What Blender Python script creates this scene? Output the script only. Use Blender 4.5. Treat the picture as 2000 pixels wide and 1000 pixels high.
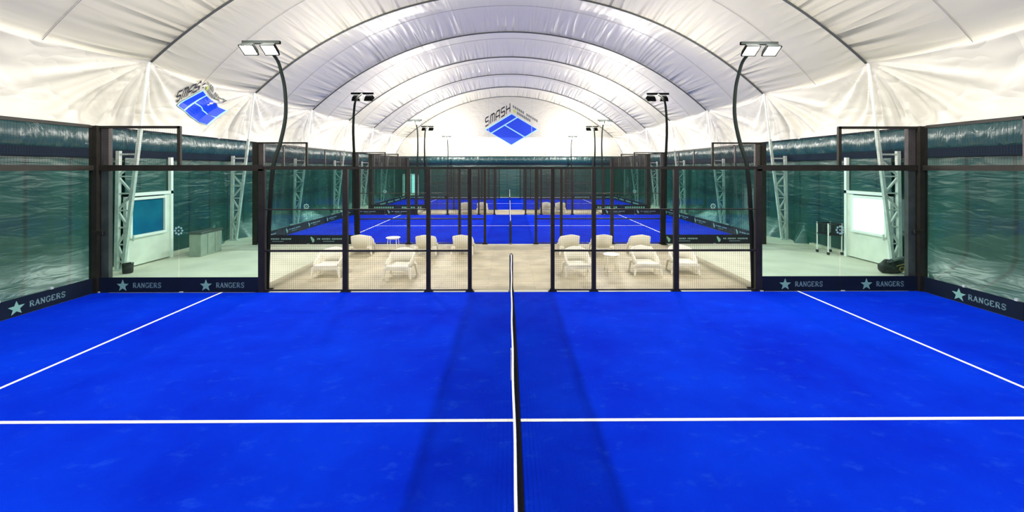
import bpy, math, random
import numpy as np
from mathutils import Vector, Matrix
random.seed(7)
S = bpy.context.scene
for o in list(bpy.data.objects): bpy.data.objects.remove(o)
C = S.collection
PI = math.pi
# ------------------------------------------------------------------ camera
F = 789.0
cd = bpy.data.cameras.new('camera'); cam = bpy.data.objects.new('camera', cd); C.objects.link(cam)
cd.sensor_width = 36; cd.lens = F/2000*36; cd.shift_y = -172/2000; cd.shift_x = 0.0
cd.clip_start = 0.05; cd.clip_end = 200
CX = -0.05
cam.location = (CX, 0, 3.0); cam.rotation_euler = (PI/2, 0, -math.radians(0.4))
S.camera = cam
# ------------------------------------------------------------------ world / exposure
w = bpy.data.worlds.new('world'); S.world = w; w.use_nodes = True
w.node_tree.nodes['Background'].inputs[0].default_value = (0.9, 0.95, 1, 1)
w.node_tree.nodes['Background'].inputs[1].default_value = 0.6
S.view_settings.view_transform = 'Standard'; S.view_settings.look = 'None'
S.cycles.transparent_max_bounces = 40
S.view_settings.exposure = 0.0; S.view_settings.gamma = 1; S.view_settings.use_curve_mapping = False
LAMP_DOWN = 860.0      # W of each floodlight pair, downward hemisphere
LAMP_UP = 285.0         # W of the point light added over each pole to brighten the liner
LAMP_COL = (1.0, 0.95, 0.86)
# ------------------------------------------------------------------ materials
def principled(name, col, rough=0.5, metal=0.0, spec=0.5, emit=None, es=0):
    m = bpy.data.materials.new(name); m.use_nodes = True
    b = m.node_tree.nodes['Principled BSDF']
    b.inputs['Base Color'].default_value = (*col, 1); b.inputs['Roughness'].default_value = rough
    b.inputs['Metallic'].default_value = metal; b.inputs['Specular IOR Level'].default_value = spec
    if emit: b.inputs['Emission Color'].default_value = (*emit, 1); b.inputs['Emission Strength'].default_value = es
    return m
def nd(m, t, **kw):
    n = m.node_tree.nodes.new(t)
    for k, v in kw.items(): setattr(n, k, v)
    return n
def ln(m, a, b): m.node_tree.links.new(a, b)
def bs(m): return m.node_tree.nodes['Principled BSDF']
def noisy(name, c1, c2, scale, rough=0.6, bump=0.0, stretch=(1, 1, 1), spec=0.5, detail=4, bdist=0.02, lo=0.35, hi=0.65):
    m = principled(name, c1, rough, spec=spec)
    tc = nd(m, 'ShaderNodeTexCoord'); mp = nd(m, 'ShaderNodeMapping'); mp.inputs['Scale'].default_value = stretch
    g = nd(m, 'ShaderNodeNewGeometry')
    ln(m, g.outputs['Position'], mp.inputs['Vector'])
    n = nd(m, 'ShaderNodeTexNoise'); n.inputs['Scale'].default_value = scale; n.inputs['Detail'].default_value = detail
    ln(m, mp.outputs[0], n.inputs['Vector'])
    r = nd(m, 'ShaderNodeValToRGB'); r.color_ramp.elements[0].position = lo; r.color_ramp.elements[1].position = hi
    r.color_ramp.elements[0].color = (*c1, 1); r.color_ramp.elements[1].color = (*c2, 1)
    ln(m, n.outputs['Fac'], r.inputs[0]); ln(m, r.outputs[0], bs(m).inputs['Base Color'])
    if bump:
        b = nd(m, 'ShaderNodeBump'); b.inputs['Strength'].default_value = bump; b.inputs['Distance'].default_value = bdist
        ln(m, n.outputs['Fac'], b.inputs['Height']); ln(m, b.outputs[0], bs(m).inputs['Normal'])
    return m
def math_n(m, op, a, b=None, c=None, clamp=False):
    n = nd(m, 'ShaderNodeMath', operation=op); n.use_clamp = clamp
    for i, v in enumerate((a, b, c)):
        if v is None: continue
        if isinstance(v, (int, float)): n.inputs[i].default_value = v
        else: ln(m, v, n.inputs[i])
    return n.outputs[0]
M = {}
def turf():
    m = principled('blue_turf', (0.0, 0.03, 0.65), 0.95, spec=0.03)
    g = nd(m, 'ShaderNodeNewGeometry'); sp = nd(m, 'ShaderNodeSeparateXYZ'); ln(m, g.outputs['Position'], sp.inputs[0])
    n1 = nd(m, 'ShaderNodeTexNoise'); n1.inputs['Scale'].default_value = 0.55; n1.inputs['Detail'].default_value = 6; n1.inputs['Roughness'].default_value = 0.6
    ln(m, g.outputs['Position'], n1.inputs['Vector'])
    r = nd(m, 'ShaderNodeValToRGB'); e = r.color_ramp.elements
    e[0].position = 0.33; e[0].color = (0.0, 0.015, 0.50, 1); e[1].position = 0.72; e[1].color = (0.0, 0.036, 0.68, 1)
    ln(m, n1.outputs['Fac'], r.inputs[0])
    # sand left in the pile: lighter flecks
    n2 = nd(m, 'ShaderNodeTexNoise'); n2.inputs['Scale'].default_value = 3.0; n2.inputs['Detail'].default_value = 8; n2.inputs['Roughness'].default_value = 0.72
    mp = nd(m, 'ShaderNodeMapping'); mp.inputs['Scale'].default_value = (1, 1.6, 1)
    ln(m, g.outputs['Position'], mp.inputs[0]); ln(m, mp.outputs[0], n2.inputs['Vector'])
    f2 = nd(m, 'ShaderNodeMapRange'); f2.inputs[1].default_value = 0.56; f2.inputs[2].default_value = 0.85; f2.inputs[4].default_value = 0.35
    ln(m, n2.outputs['Fac'], f2.inputs[0])
    mx = nd(m, 'ShaderNodeMix', data_type='RGBA'); ln(m, f2.outputs[0], mx.inputs[0]); ln(m, r.outputs[0], mx.inputs[6]); mx.inputs[7].default_value = (0.03, 0.16, 0.8, 1)
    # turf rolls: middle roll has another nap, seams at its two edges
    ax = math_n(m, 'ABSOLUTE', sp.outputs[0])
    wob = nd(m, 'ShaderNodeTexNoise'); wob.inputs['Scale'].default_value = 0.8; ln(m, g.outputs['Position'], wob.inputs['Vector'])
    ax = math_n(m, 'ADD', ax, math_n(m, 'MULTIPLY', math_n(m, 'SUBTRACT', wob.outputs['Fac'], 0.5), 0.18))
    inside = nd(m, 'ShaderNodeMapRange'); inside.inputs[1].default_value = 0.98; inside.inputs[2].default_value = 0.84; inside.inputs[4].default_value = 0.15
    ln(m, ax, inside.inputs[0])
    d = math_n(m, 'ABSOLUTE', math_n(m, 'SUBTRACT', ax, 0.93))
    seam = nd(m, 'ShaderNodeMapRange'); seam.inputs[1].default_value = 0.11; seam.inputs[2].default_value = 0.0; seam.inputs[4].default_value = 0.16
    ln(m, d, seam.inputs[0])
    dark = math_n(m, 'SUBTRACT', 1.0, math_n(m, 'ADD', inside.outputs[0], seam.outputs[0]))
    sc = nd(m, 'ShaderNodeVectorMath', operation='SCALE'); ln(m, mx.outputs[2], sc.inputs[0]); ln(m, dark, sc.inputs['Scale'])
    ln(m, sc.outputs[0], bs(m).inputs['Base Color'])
    n3 = nd(m, 'ShaderNodeTexNoise'); n3.inputs['Scale'].default_value = 160; ln(m, g.outputs['Position'], n3.inputs['Vector'])
    b = nd(m, 'ShaderNodeBump'); b.inputs['Strength'].default_value = 0.4; b.inputs['Distance'].default_value = 0.01
    ln(m, n3.outputs['Fac'], b.inputs['Height']); ln(m, b.outputs[0], bs(m).inputs['Normal'])
    return m
def liner(name, col, rough, strength, us, ts, dist=0.12, edge=True):
    """fabric with pulled wrinkles, UV = (metres along the arch, 0..1 across the bay)"""
    m = principled(name, col, rough, spec=0.45)
    uv = nd(m, 'ShaderNodeUVMap'); sp = nd(m, 'ShaderNodeSeparateXYZ'); ln(m, uv.outputs[0], sp.inputs[0])
    mp = nd(m, 'ShaderNodeMapping'); mp.inputs['Scale'].default_value = (us, ts, 1); ln(m, uv.outputs[0], mp.inputs[0])
    n = nd(m, 'ShaderNodeTexNoise'); n.inputs['Scale'].default_value = 1.0; n.inputs['Detail'].default_value = 1.2; n.inputs['Distortion'].default_value = 0.25
    ln(m, mp.outputs[0], n.inputs['Vector'])
    h = math_n(m, 'SUBTRACT', 1.0, math_n(m, 'MULTIPLY', math_n(m, 'ABSOLUTE', math_n(m, 'SUBTRACT', n.outputs['Fac'], 0.5)), 4.0))
    if edge:
        fr = math_n(m, 'FRACT', sp.outputs[1])
        e = math_n(m, 'ABSOLUTE', math_n(m, 'SUBTRACT', math_n(m, 'MULTIPLY', fr, 1.6), 0.6))
        e = math_n(m, 'ADD', math_n(m, 'MULTIPLY', math_n(m, 'POWER', e, 1.8), 0.5), 0.03)
        h = math_n(m, 'MULTIPLY', h, e)
    # long soft folds running along the hall's cross-bays
    mp2 = nd(m, 'ShaderNodeMapping'); mp2.inputs['Scale'].default_value = (1.0, 0.45, 1); mp2.inputs['Rotation'].default_value = (0, 0, 0.03); ln(m, uv.outputs[0], mp2.inputs[0])
    n2 = nd(m, 'ShaderNodeTexNoise'); n2.inputs['Scale'].default_value = 1.0; n2.inputs['Detail'].default_value = 2; ln(m, mp2.outputs[0], n2.inputs['Vector'])
    h = math_n(m, 'ADD', h, math_n(m, 'MULTIPLY', n2.outputs['Fac'], 0.25))
    b = nd(m, 'ShaderNodeBump'); b.inputs['Strength'].default_value = strength; b.inputs['Distance'].default_value = dist
    ln(m, h, b.inputs['Height']); ln(m, b.outputs[0], bs(m).inputs['Normal'])
    return m
def green_film(name, c1, c2, rough, stretch, scale, strength, pleat=False, dist=0.06):
    m = principled(name, c1, rough, spec=0.7)
    g = nd(m, 'ShaderNodeNewGeometry'); mp = nd(m, 'ShaderNodeMapping'); mp.inputs['Scale'].default_value = stretch
    ln(m, g.outputs['Position'], mp.inputs[0])
    n = nd(m, 'ShaderNodeTexNoise'); n.inputs['Scale'].default_value = scale; n.inputs['Detail'].default_value = 3; n.inputs['Distortion'].default_value = 0.8
    ln(m, mp.outputs[0], n.inputs['Vector'])
    n0 = nd(m, 'ShaderNodeTexNoise'); n0.inputs['Scale'].default_value = 0.6; ln(m, g.outputs['Position'], n0.inputs['Vector'])
    mx = nd(m, 'ShaderNodeMix', data_type='RGBA'); ln(m, n0.outputs['Fac'], mx.inputs[0]); mx.inputs[6].default_value = (*c1, 1); mx.inputs[7].default_value = (*c2, 1)
    col = mx.outputs[2]
    if pleat:
        sp = nd(m, 'ShaderNodeSeparateXYZ'); ln(m, g.outputs['Position'], sp.inputs[0])
        s = math_n(m, 'ADD', sp.outputs[0], sp.outputs[1])
        fr = math_n(m, 'FRACT', math_n(m, 'ADD', s, 0.4))
        st = nd(m, 'ShaderNodeMapRange'); st.inputs[1].default_value = 0.025; st.inputs[2].default_value = 0.05; ln(m, math_n(m, 'ABSOLUTE', math_n(m, 'SUBTRACT', fr, 0.5)), st.inputs[0])
        st.inputs[3].default_value = 0.45; st.inputs[4].default_value = 1.0
        sc = nd(m, 'ShaderNodeVectorMath', operation='SCALE'); ln(m, col, sc.inputs[0]); ln(m, st.outputs[0], sc.inputs['Scale']); col = sc.outputs[0]
    ln(m, col, bs(m).inputs['Base Color'])
    b = nd(m, 'ShaderNodeBump'); b.inputs['Strength'].default_value = strength; b.inputs['Distance'].default_value = dist
    ln(m, n.outputs['Fac'], b.inputs['Height']); ln(m, b.outputs[0], bs(m).inputs['Normal'])
    return m
def glass(name, tint, refl):
    m = bpy.data.materials.new(name); m.use_nodes = True; nt = m.node_tree
    nt.nodes.remove(nt.nodes['Principled BSDF']); out = nt.nodes['Material Output']
    t = nd(m, 'ShaderNodeBsdfTransparent'); t.inputs[0].default_value = (*tint, 1)
    g = nd(m, 'ShaderNodeBsdfGlossy'); g.inputs['Roughness'].default_value = 0.03; g.inputs[0].default_value = (0.85, 1, 0.95, 1)
    lw_ = nd(m, 'ShaderNodeLayerWeight'); lw_.inputs[0].default_value = 0.5
    fr = nd(m, 'ShaderNodeMath', operation='MULTIPLY_ADD'); ln(m, math_n(m, 'POWER', lw_.outputs['Facing'], 4.0), fr.inputs[0]); fr.inputs[1].default_value = 0.35; fr.inputs[2].default_value = refl
    mx = nd(m, 'ShaderNodeMixShader'); ln(m, fr.outputs[0], mx.inputs[0]); ln(m, t.outputs[0], mx.inputs[1]); ln(m, g.outputs[0], mx.inputs[2])
    ln(m, mx.outputs[0], out.inputs['Surface'])
    return m
def tiles(name):
    m = principled(name, (0.6, 0.52, 0.4), 0.55, spec=0.3)
    g = nd(m, 'ShaderNodeNewGeometry')
    br = nd(m, 'ShaderNodeTexBrick'); br.offset = 0.5
    br.inputs['Scale'].default_value = 1.0; br.inputs['Brick Width'].default_value = 1.2; br.inputs['Row Height'].default_value = 0.2
    br.inputs['Mortar Size'].default_value = 0.006
    br.inputs['Color1'].default_value = (0.43, 0.39, 0.275, 1); br.inputs['Color2'].default_value = (0.51, 0.465, 0.34, 1); br.inputs['Mortar'].default_value = (0.34, 0.28, 0.2, 1)
    ln(m, g.outputs['Position'], br.inputs['Vector'])
    n = nd(m, 'ShaderNodeTexNoise'); n.inputs['Scale'].default_value = 1.3; n.inputs['Detail'].default_value = 5; ln(m, g.outputs['Position'], n.inputs['Vector'])
    mr = nd(m, 'ShaderNodeMapRange'); mr.inputs[1].default_value = 0.3; mr.inputs[2].default_value = 0.7; mr.inputs[3].default_value = 0.78; mr.inputs[4].default_value = 1.15
    ln(m, n.outputs['Fac'], mr.inputs[0])
    sc = nd(m, 'ShaderNodeVectorMath', operation='SCALE'); ln(m, br.outputs['Color'], sc.inputs[0]); ln(m, mr.outputs[0], sc.inputs['Scale'])
    ln(m, sc.outputs[0], bs(m).inputs['Base Color'])
    return m
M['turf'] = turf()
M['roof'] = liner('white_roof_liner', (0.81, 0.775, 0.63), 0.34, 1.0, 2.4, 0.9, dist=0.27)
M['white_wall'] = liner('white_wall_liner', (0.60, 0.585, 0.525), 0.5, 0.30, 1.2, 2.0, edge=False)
M['valance'] = green_film('green_valance_film', (0.007, 0.040, 0.052), (0.011, 0.060, 0.062), 0.32, (2.4, 2.4, 0.7), 1.0, 0.9, dist=0.16)
M['curtain'] = green_film('green_curtain_film', (0.005, 0.044, 0.046), (0.011, 0.085, 0.062), 0.33, (0.9, 0.9, 4.0), 1.1, 0.6, pleat=True, dist=0.05)
M['strap'] = principled('navy_strap', (0.004, 0.012, 0.026), 0.8, spec=0.12)
M['concrete'] = noisy('pale_concrete', (0.56, 0.57, 0.45), (0.68, 0.68, 0.55), 0.9, 0.6, spec=0.3)
M['tile'] = tiles('beige_plank_tile')
M['line'] = noisy('white_line_paint', (0.80, 0.82, 0.78), (0.92, 0.93, 0.9), 9, 0.7)
M['frame'] = noisy('black_powder_coat', (0.013, 0.012, 0.009), (0.02, 0.018, 0.014), 6, 0.5, spec=0.3)
M['frame_brown'] = noisy('brown_grey_steel', (0.05, 0.045, 0.045), (0.08, 0.07, 0.068), 4, 0.5)
M['wire'] = principled('dark_mesh_wire', (0.03, 0.028, 0.025), 0.7, spec=0.2)
M['banner'] = noisy('navy_banner', (0.005, 0.011, 0.024), (0.007, 0.013, 0.028), 2, 0.6, spec=0.15)
M['banner_dark'] = noisy('charcoal_banner', (0.009, 0.013, 0.020), (0.013, 0.019, 0.026), 2, 0.6, spec=0.15)
M['star'] = principled('pale_green_print', (0.22, 0.46, 0.36), 0.6)
M['letter'] = principled('grey_blue_print', (0.19, 0.33, 0.34), 0.6)
M['glass'] = glass('tinted_glass', (0.81, 0.93, 0.915), 0.018)
M['ring'] = principled('frosted_ring_print', (0.35, 0.6, 0.55), 0.4)
M['cable'] = principled('dark_grey_arch_profile', (0.10, 0.11, 0.11), 0.5)
M['seam'] = principled('grey_seam_tape', (0.52, 0.50, 0.50), 0.6)
M['steel'] = noisy('galvanised_steel', (0.42, 0.50, 0.46), (0.55, 0.62, 0.57), 8, 0.42)
M['door'] = noisy('white_door_panel', (0.66, 0.70, 0.62), (0.76, 0.79, 0.70), 2.5, 0.5)
M['door_frame'] = principled('white_aluminium', (0.80, 0.86, 0.82), 0.4)
M['teal_pane'] = noisy('teal_window_film', (0.005, 0.10, 0.19), (0.008, 0.15, 0.24), 1.6, 0.15)
M['lit_pane'] = principled('daylit_window', (0.9, 0.97, 1), 0.3, emit=(0.85, 0.98, 1.0), es=1.6)
M['lit_pane2'] = principled('daylit_door_window', (0.8, 0.97, 0.95), 0.3, emit=(0.6, 0.95, 0.88), es=0.9)
M['plastic'] = noisy('cream_white_plastic', (0.90, 0.88, 0.76), (0.93, 0.91, 0.81), 3, 0.4)
M['logo_blue'] = principled('blue_logo_print', (0.0, 0.045, 0.70), 0.5)
M['logo_cyan'] = principled('pale_cyan_logo_print', (0.35, 0.75, 0.95), 0.5)
M['logo_black'] = principled('black_logo_print', (0.02, 0.02, 0.025), 0.6)
M['logo_grey'] = principled('grey_logo_print', (0.16, 0.17, 0.16), 0.6)
M['logo_lime'] = principled('lime_logo_print', (0.45, 0.55, 0.10), 0.6)
M['pole'] = principled('dark_green_grey_pole', (0.010, 0.014, 0.013), 0.8, spec=0.06)
M['lamp_body'] = principled('black_lamp_housing', (0.004, 0.005, 0.005), 0.9, spec=0.05)
M['lens'] = principled('lit_led_lens', (1, 1, 1), 0.3, emit=(1.0, 0.97, 0.88), es=60)
M['bin'] = noisy('grey_green_plastic', (0.24, 0.30, 0.25), (0.30, 0.36, 0.30), 4, 0.5)
M['bin_lid'] = principled('dark_grey_lid', (0.06, 0.08, 0.07), 0.5)
M['black'] = principled('black_plastic', (0.012, 0.013, 0.014), 0.5)
M['bag'] = noisy('black_bag_fabric', (0.010, 0.013, 0.013), (0.022, 0.026, 0.026), 20, 0.55)
M['bag_grey'] = principled('grey_bag_panel', (0.13, 0.17, 0.16), 0.5)
M['bag_gold'] = principled('dull_gold_bag_print', (0.22, 0.17, 0.05), 0.5)
M['netband'] = noisy('white_net_band', (0.78, 0.80, 0.80), (0.92, 0.93, 0.93), 14, 0.7)
M['netcord'] = principled('black_net_cord', (0.006, 0.007, 0.012), 0.9, spec=0.05)
M['post'] = principled('grey_net_post', (0.045, 0.04, 0.075), 0.45)
M['ball'] = principled('yellow_green_ball', (0.45, 0.55, 0.08), 0.9)
# ------------------------------------------------------------------ mesh tools
class MB:
    def __init__(s): s.v = []; s.f = []; s.uv = None
    def add(s, vs, fs):
        n = len(s.v); s.v += [tuple(p) for p in vs]; s.f += [tuple(i+n for i in f) for f in fs]; return s
    def box(s, x0, x1, y0, y1, z0, z1):
        return s.add([(x0,y0,z0),(x1,y0,z0),(x1,y1,z0),(x0,y1,z0),(x0,y0,z1),(x1,y0,z1),(x1,y1,z1),(x0,y1,z1)],
                     [(0,3,2,1),(4,5,6,7),(0,1,5,4),(1,2,6,5),(2,3,7,6),(3,0,4,7)])
    def bar(s, a, b, wx, wy=None, up=(0, 0, 1)):
        a = Vector(a); b = Vector(b); d = (b-a).normalized(); u = Vector(up)
        if abs(d.dot(u)) > 0.95: u = Vector((0, 1, 0))
        r = d.cross(u).normalized(); t = r.cross(d); wy = wy or wx
        vs = []
        for p in (a, b):
            for i, j in ((-1,-1),(1,-1),(1,1),(-1,1)): vs.append(p + r*(i*wx/2) + t*(j*wy/2))
        return s.add(vs, [(3,2,1,0),(4,5,6,7),(0,1,5,4),(1,2,6,5),(2,3,7,6),(3,0,4,7)])
    def tube(s, pts, r, n=10, cap=True):
        pts = [Vector(p) for p in pts]; rs = r if isinstance(r, (list, tuple)) else [r]*len(pts)
        rings = []; prev = None
        for i, p in enumerate(pts):
            d = (pts[min(i+1, len(pts)-1)] - pts[max(i-1, 0)]).normalized()
            if prev is None:
                u = Vector((0, 0, 1)) if abs(d.z) < 0.9 else Vector((1, 0, 0)); a = d.cross(u).normalized()
            else: a = (prev - d*prev.dot(d)).normalized()
            prev = a; b = d.cross(a)
            rings.append([p + (a*math.cos(2*PI*k/n) + b*math.sin(2*PI*k/n))*rs[i] for k in range(n)])
        vs = [q for rg in rings for q in rg]; fs = []
        for i in range(len(pts)-1):
            for k in range(n): fs.append((i*n+k, i*n+(k+1) % n, (i+1)*n+(k+1) % n, (i+1)*n+k))
        if cap: fs.append(tuple(reversed(range(n)))); fs.append(tuple(range((len(pts)-1)*n, len(pts)*n)))
        return s.add(vs, fs)
    def lathe(s, prof, cx=0, cy=0, n=28):
        vs = [(cx+r*math.cos(2*PI*k/n), cy+r*math.sin(2*PI*k/n), z) for r, z in prof for k in range(n)]; fs = []
        for i in range(len(prof)-1):
            for k in range(n): fs.append((i*n+k, i*n+(k+1) % n, (i+1)*n+(k+1) % n, (i+1)*n+k))
        fs.append(tuple(reversed(range(n)))); fs.append(tuple(range((len(prof)-1)*n, len(prof)*n)))
        return s.add(vs, fs)
    def plate(s, poly, th, fn):
        """2-D polygon (list of (u,v)) given thickness th and mapped by fn(u,v,depth)"""
        n = len(poly)
        return s.add([fn(u, v, 0) for u, v in poly] + [fn(u, v, th) for u, v in poly],
                     [tuple(reversed(range(n))), tuple(range(n, 2*n))] + [(i, (i+1) % n, n+(i+1) % n, n+i) for i in range(n)])
OFF = {}
def obj(name, mb, mat, parent=None, smooth=False, bevel=0.0, origin=None):
    me = bpy.data.meshes.new(name)
    V = np.array(mb.v, dtype=float)
    if parent is not None: off = OFF[parent]
    elif origin is not None: off = Vector(origin)
    else:
        lo = V.min(0); hi = V.max(0); off = Vector(((lo[0]+hi[0])/2, (lo[1]+hi[1])/2, lo[2]))
    V = V - np.array(off)
    me.from_pydata([tuple(p) for p in V], [], mb.f)
    if mb.uv is not None:
        l = me.uv_layers.new(name='UVMap'); idx = np.zeros(len(me.loops), dtype=np.int32); me.loops.foreach_get('vertex_index', idx)
        l.data.foreach_set('uv', np.array(mb.uv, dtype=np.float32)[idx].ravel())
    me.materials.append(M[mat]); me.validate(); me.update()
    if smooth: me.polygons.foreach_set('use_smooth', [True]*len(me.polygons))
    o = bpy.data.objects.new(name, me); C.objects.link(o)
    if parent is not None: o.parent = parent
    else: o.location = off
    OFF[o] = off
    if bevel:
        bv = o.modifiers.new('bevel', 'BEVEL'); bv.width = bevel; bv.segments = 2; bv.limit_method = 'ANGLE'
    return o
def thing(name, label, cat, loc, group=None):
    o = bpy.data.objects.new(name, None); C.objects.link(o); o.location = loc; OFF[o] = Vector(loc); o.empty_display_size = 0.2
    return tag(o, label, cat, group)
def tag(o, label, cat, group=None):
    o['label'] = label; o['category'] = cat
    if group: o['group'] = group
    return o
def struct(o): o['kind'] = 'structure'; return o
def dup(root, loc, rotz, label, group=None):
    r = root.copy(); C.objects.link(r); r.location = loc; r.rotation_euler = (0, 0, rotz); r['label'] = label
    if group: r['group'] = group
    for ch in list(root.children):
        c = ch.copy(); C.objects.link(c); c.parent = r
        for g in list(ch.children):
            d = g.copy(); C.objects.link(d); d.parent = c
    return r
# ------------------------------------------------------------------ stroke lettering
def seg(a, b, w):
    a = Vector(a); b = Vector(b); d = (b-a).normalized(); n = Vector((-d.y, d.x))*w/2; e = d*w*0.0
    return [tuple(a-e-n), tuple(b+e-n), tuple(b+e+n), tuple(a-e+n)]
def poly(pts, w): 
    out = []
    for i in range(len(pts)-1):
        a = Vector(pts[i]); b = Vector(pts[i+1]); d = (b-a).normalized()*w*0.28
        out.append(seg(a-d if i else a, b+d if i < len(pts)-2 else b, w))
    return out
SG = [(.84,.74),(.80,.9),(.62,.96),(.36,.96),(.17,.80),(.22,.62),(.72,.42),(.84,.24),(.66,.05),(.34,.04),(.17,.12),(.13,.28)]
def glyph(c, w, serif):
    th = w*0.6; o = []
    def sf(x, y, k=.17): 
        if serif: o.append(seg((x-k, y), (x+k, y), .09))
    if c == 'R':
        o += [seg((.2, 0), (.2, 1), w)] + poly([(.2,.95),(.6,.95),(.78,.82),(.78,.64),(.6,.52),(.2,.52)], th) + [seg((.48,.52),(.86,0), w)]; sf(.2, .05); sf(.2, .95); sf(.86, .05, .12)
    elif c == 'A':
        o += [seg((.1, 0), (.48, 1), th), seg((.48, 1), (.86, 0), w), seg((.24,.34),(.72,.34), th)]; sf(.1, .05); sf(.86, .05)
    elif c == 'N':
        o += [seg((.16, 0), (.16, 1), th), seg((.16,.97),(.84,.03), w), seg((.84,0),(.84,1), th)]; sf(.16,.05); sf(.16,.95); sf(.84,.95)
    elif c == 'G':
        o += poly([(.86,.74),(.76,.92),(.5,.97),(.24,.86),(.12,.6),(.14,.32),(.3,.08),(.6,.03),(.84,.12)], w*.8) + [seg((.84,.05),(.84,.44), w)]; sf(.82,.44)
    elif c == 'E':
        o += [seg((.2,0),(.2,1), w), seg((.1,.95),(.82,.95), th), seg((.2,.51),(.64,.51), th), seg((.1,.05),(.86,.05), th)]
        if serif: o += [seg((.82,.75),(.82,1),.08), seg((.86,0),(.86,.27),.08)]
    elif c == 'S': o += poly(SG, w*.85)
    elif c == 'M': o += poly([(.08,0),(.08,.85),(.22,.96),(.80,.96),(.94,.82),(.94,0)], w) + [seg((.51,.05),(.51,.96), w)]
    elif c == 'a': o += poly([(.08,0),(.08,.7),(.34,.96),(.9,.96),(.9,0)], w) + [seg((.08,.36),(.9,.36), w)]
    elif c == 's': o += poly([(.92,.96),(.2,.96),(.1,.86),(.1,.58),(.2,.5),(.82,.5),(.9,.42),(.9,.14),(.8,.04),(.06,.04)], w)
    elif c == 'H': o += [seg((.1,0),(.1,1), w), seg((.9,0),(.9,1), w), seg((.1,.5),(.9,.5), w)]
    return o
def word(txt, u0, v0, h, width, w=.2, serif=True, gap=.08):
    cw = width/len(txt); out = []
    for i, c in enumerate(txt):
        for pl in glyph(c, w, serif): out.append([(u0 + (i + x*(1-gap))*cw, v0 + y*h) for x, y in pl])
    return out
def star(u, v, r):
    return [(u + math.sin(k*PI/5)*(r if k % 2 == 0 else r*.42), v + math.cos(k*PI/5)*(r if k % 2 == 0 else r*.42)) for k in range(10)]
# ------------------------------------------------------------------ the hall: geometry of the dome
ARCH = [-7.57, -2.67, 2.13, 7.03, 11.93, 16.83, 21.7, 26.6, 31.5, 36.4, 41.3]
NX, NZ, AZ = 10.6, 6.14, 10.33          # node, apex
RR = (NX**2 + (AZ-NZ)**2)/(2*(AZ-NZ)); CZ = AZ-RR; PH = math.asin(NX/RR)
BX, BZ = 11.65, 4.15                    # foot line of the white wall fabric
YE = 41.3
def roof_pt(a, t):      # a -1..1 across, t 0..1 in the bay
    ph = a*PH; nx, nz = math.sin(ph), math.cos(ph)
    s = math.sin(PI*t)**0.8 if 0 < t < 1 else 0
    e = max(0, (abs(a)-0.62)/0.38)**1.6; sg = 1 if a > 0 else -1
    bx = nx*0.42*(1-e) + sg*0.35*e; bz = nz*0.42*(1-e) - 0.15*e
    return (RR*nx + bx*s, CZ + RR*nz + bz*s)
def wall_pt(side, q, t, L):   # q 0 crease .. 1 foot line
    cx, cz = roof_pt(1.0, t)
    s = math.sin(PI*t)**0.8 if 0 < t < 1 else 0
    x = cx + (BX-cx)*q; z = cz + (BZ-cz)*q
    x += 0.22*s*math.sin(PI*q) + 0.10*math.sin(PI*q)
    # fan of pulled folds around each node
    for yn in (0.0, 1.0):
        dy = (t-yn)*L; dz = NZ - z; r = math.hypot(dy, dz) + 1e-6; th = math.atan2(dy, max(dz, 1e-3) if dz > 0 else 1e-3)
        wgt = max(0, 1 - abs(dy)/(L*0.62)); amp = 0.13*wgt*min(1, r/1.0)*min(1, (1-q)*4+0.15)
        x += amp*(math.cos(th*15 + yn*1.3) + 0.5*math.cos(th*31 + 0.7))*(1 if q > 0 else 0)
    return (side*x, z)
# roof
mb = MB(); NA, NT = 150, 14; uv = []
for b in range(len(ARCH)-1):
    y0, y1 = ARCH[b], ARCH[b+1]; base = len(mb.v)
    for i in range(NA+1):
        a = -1 + 2*i/NA
        for j in range(NT+1):
            t = j/NT; x, z = roof_pt(a, t); mb.v.append((x, y0+(y1-y0)*t, z)); uv.append((a*PH*RR + b*31.7, b + min(max(t, .001), .999)))
    for i in range(NA):
        for j in range(NT):
            p = base + i*(NT+1) + j; mb.f.append((p, p+1, p+NT+2, p+NT+1))
mb.uv = uv
ceiling = struct(obj('ceiling', mb, 'roof', smooth=True, origin=(0, 0, 0)))
n_trim = 0
for k, y in enumerate(ARCH):
    if y < 5: continue
    n_trim += 1
    struct(obj('trim_%d' % n_trim, MB().tube([(roof_pt(a, 0)[0]*0.996, y, roof_pt(a, 0)[1]-0.03) for a in np.linspace(-1, 1, 60)], 0.032, 6), 'cable', smooth=True))
for b in range(3, len(ARCH)-1):          # welded seam in the middle of every bay
    n_trim += 1; ym = (ARCH[b]+ARCH[b+1])/2
    struct(obj('trim_%d' % n_trim, MB().tube([(roof_pt(a, .5)[0]*0.997, ym, roof_pt(a, .5)[1]-0.012) for a in np.linspace(-1, 1, 60)], 0.009, 5), 'seam', smooth=True))
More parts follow.
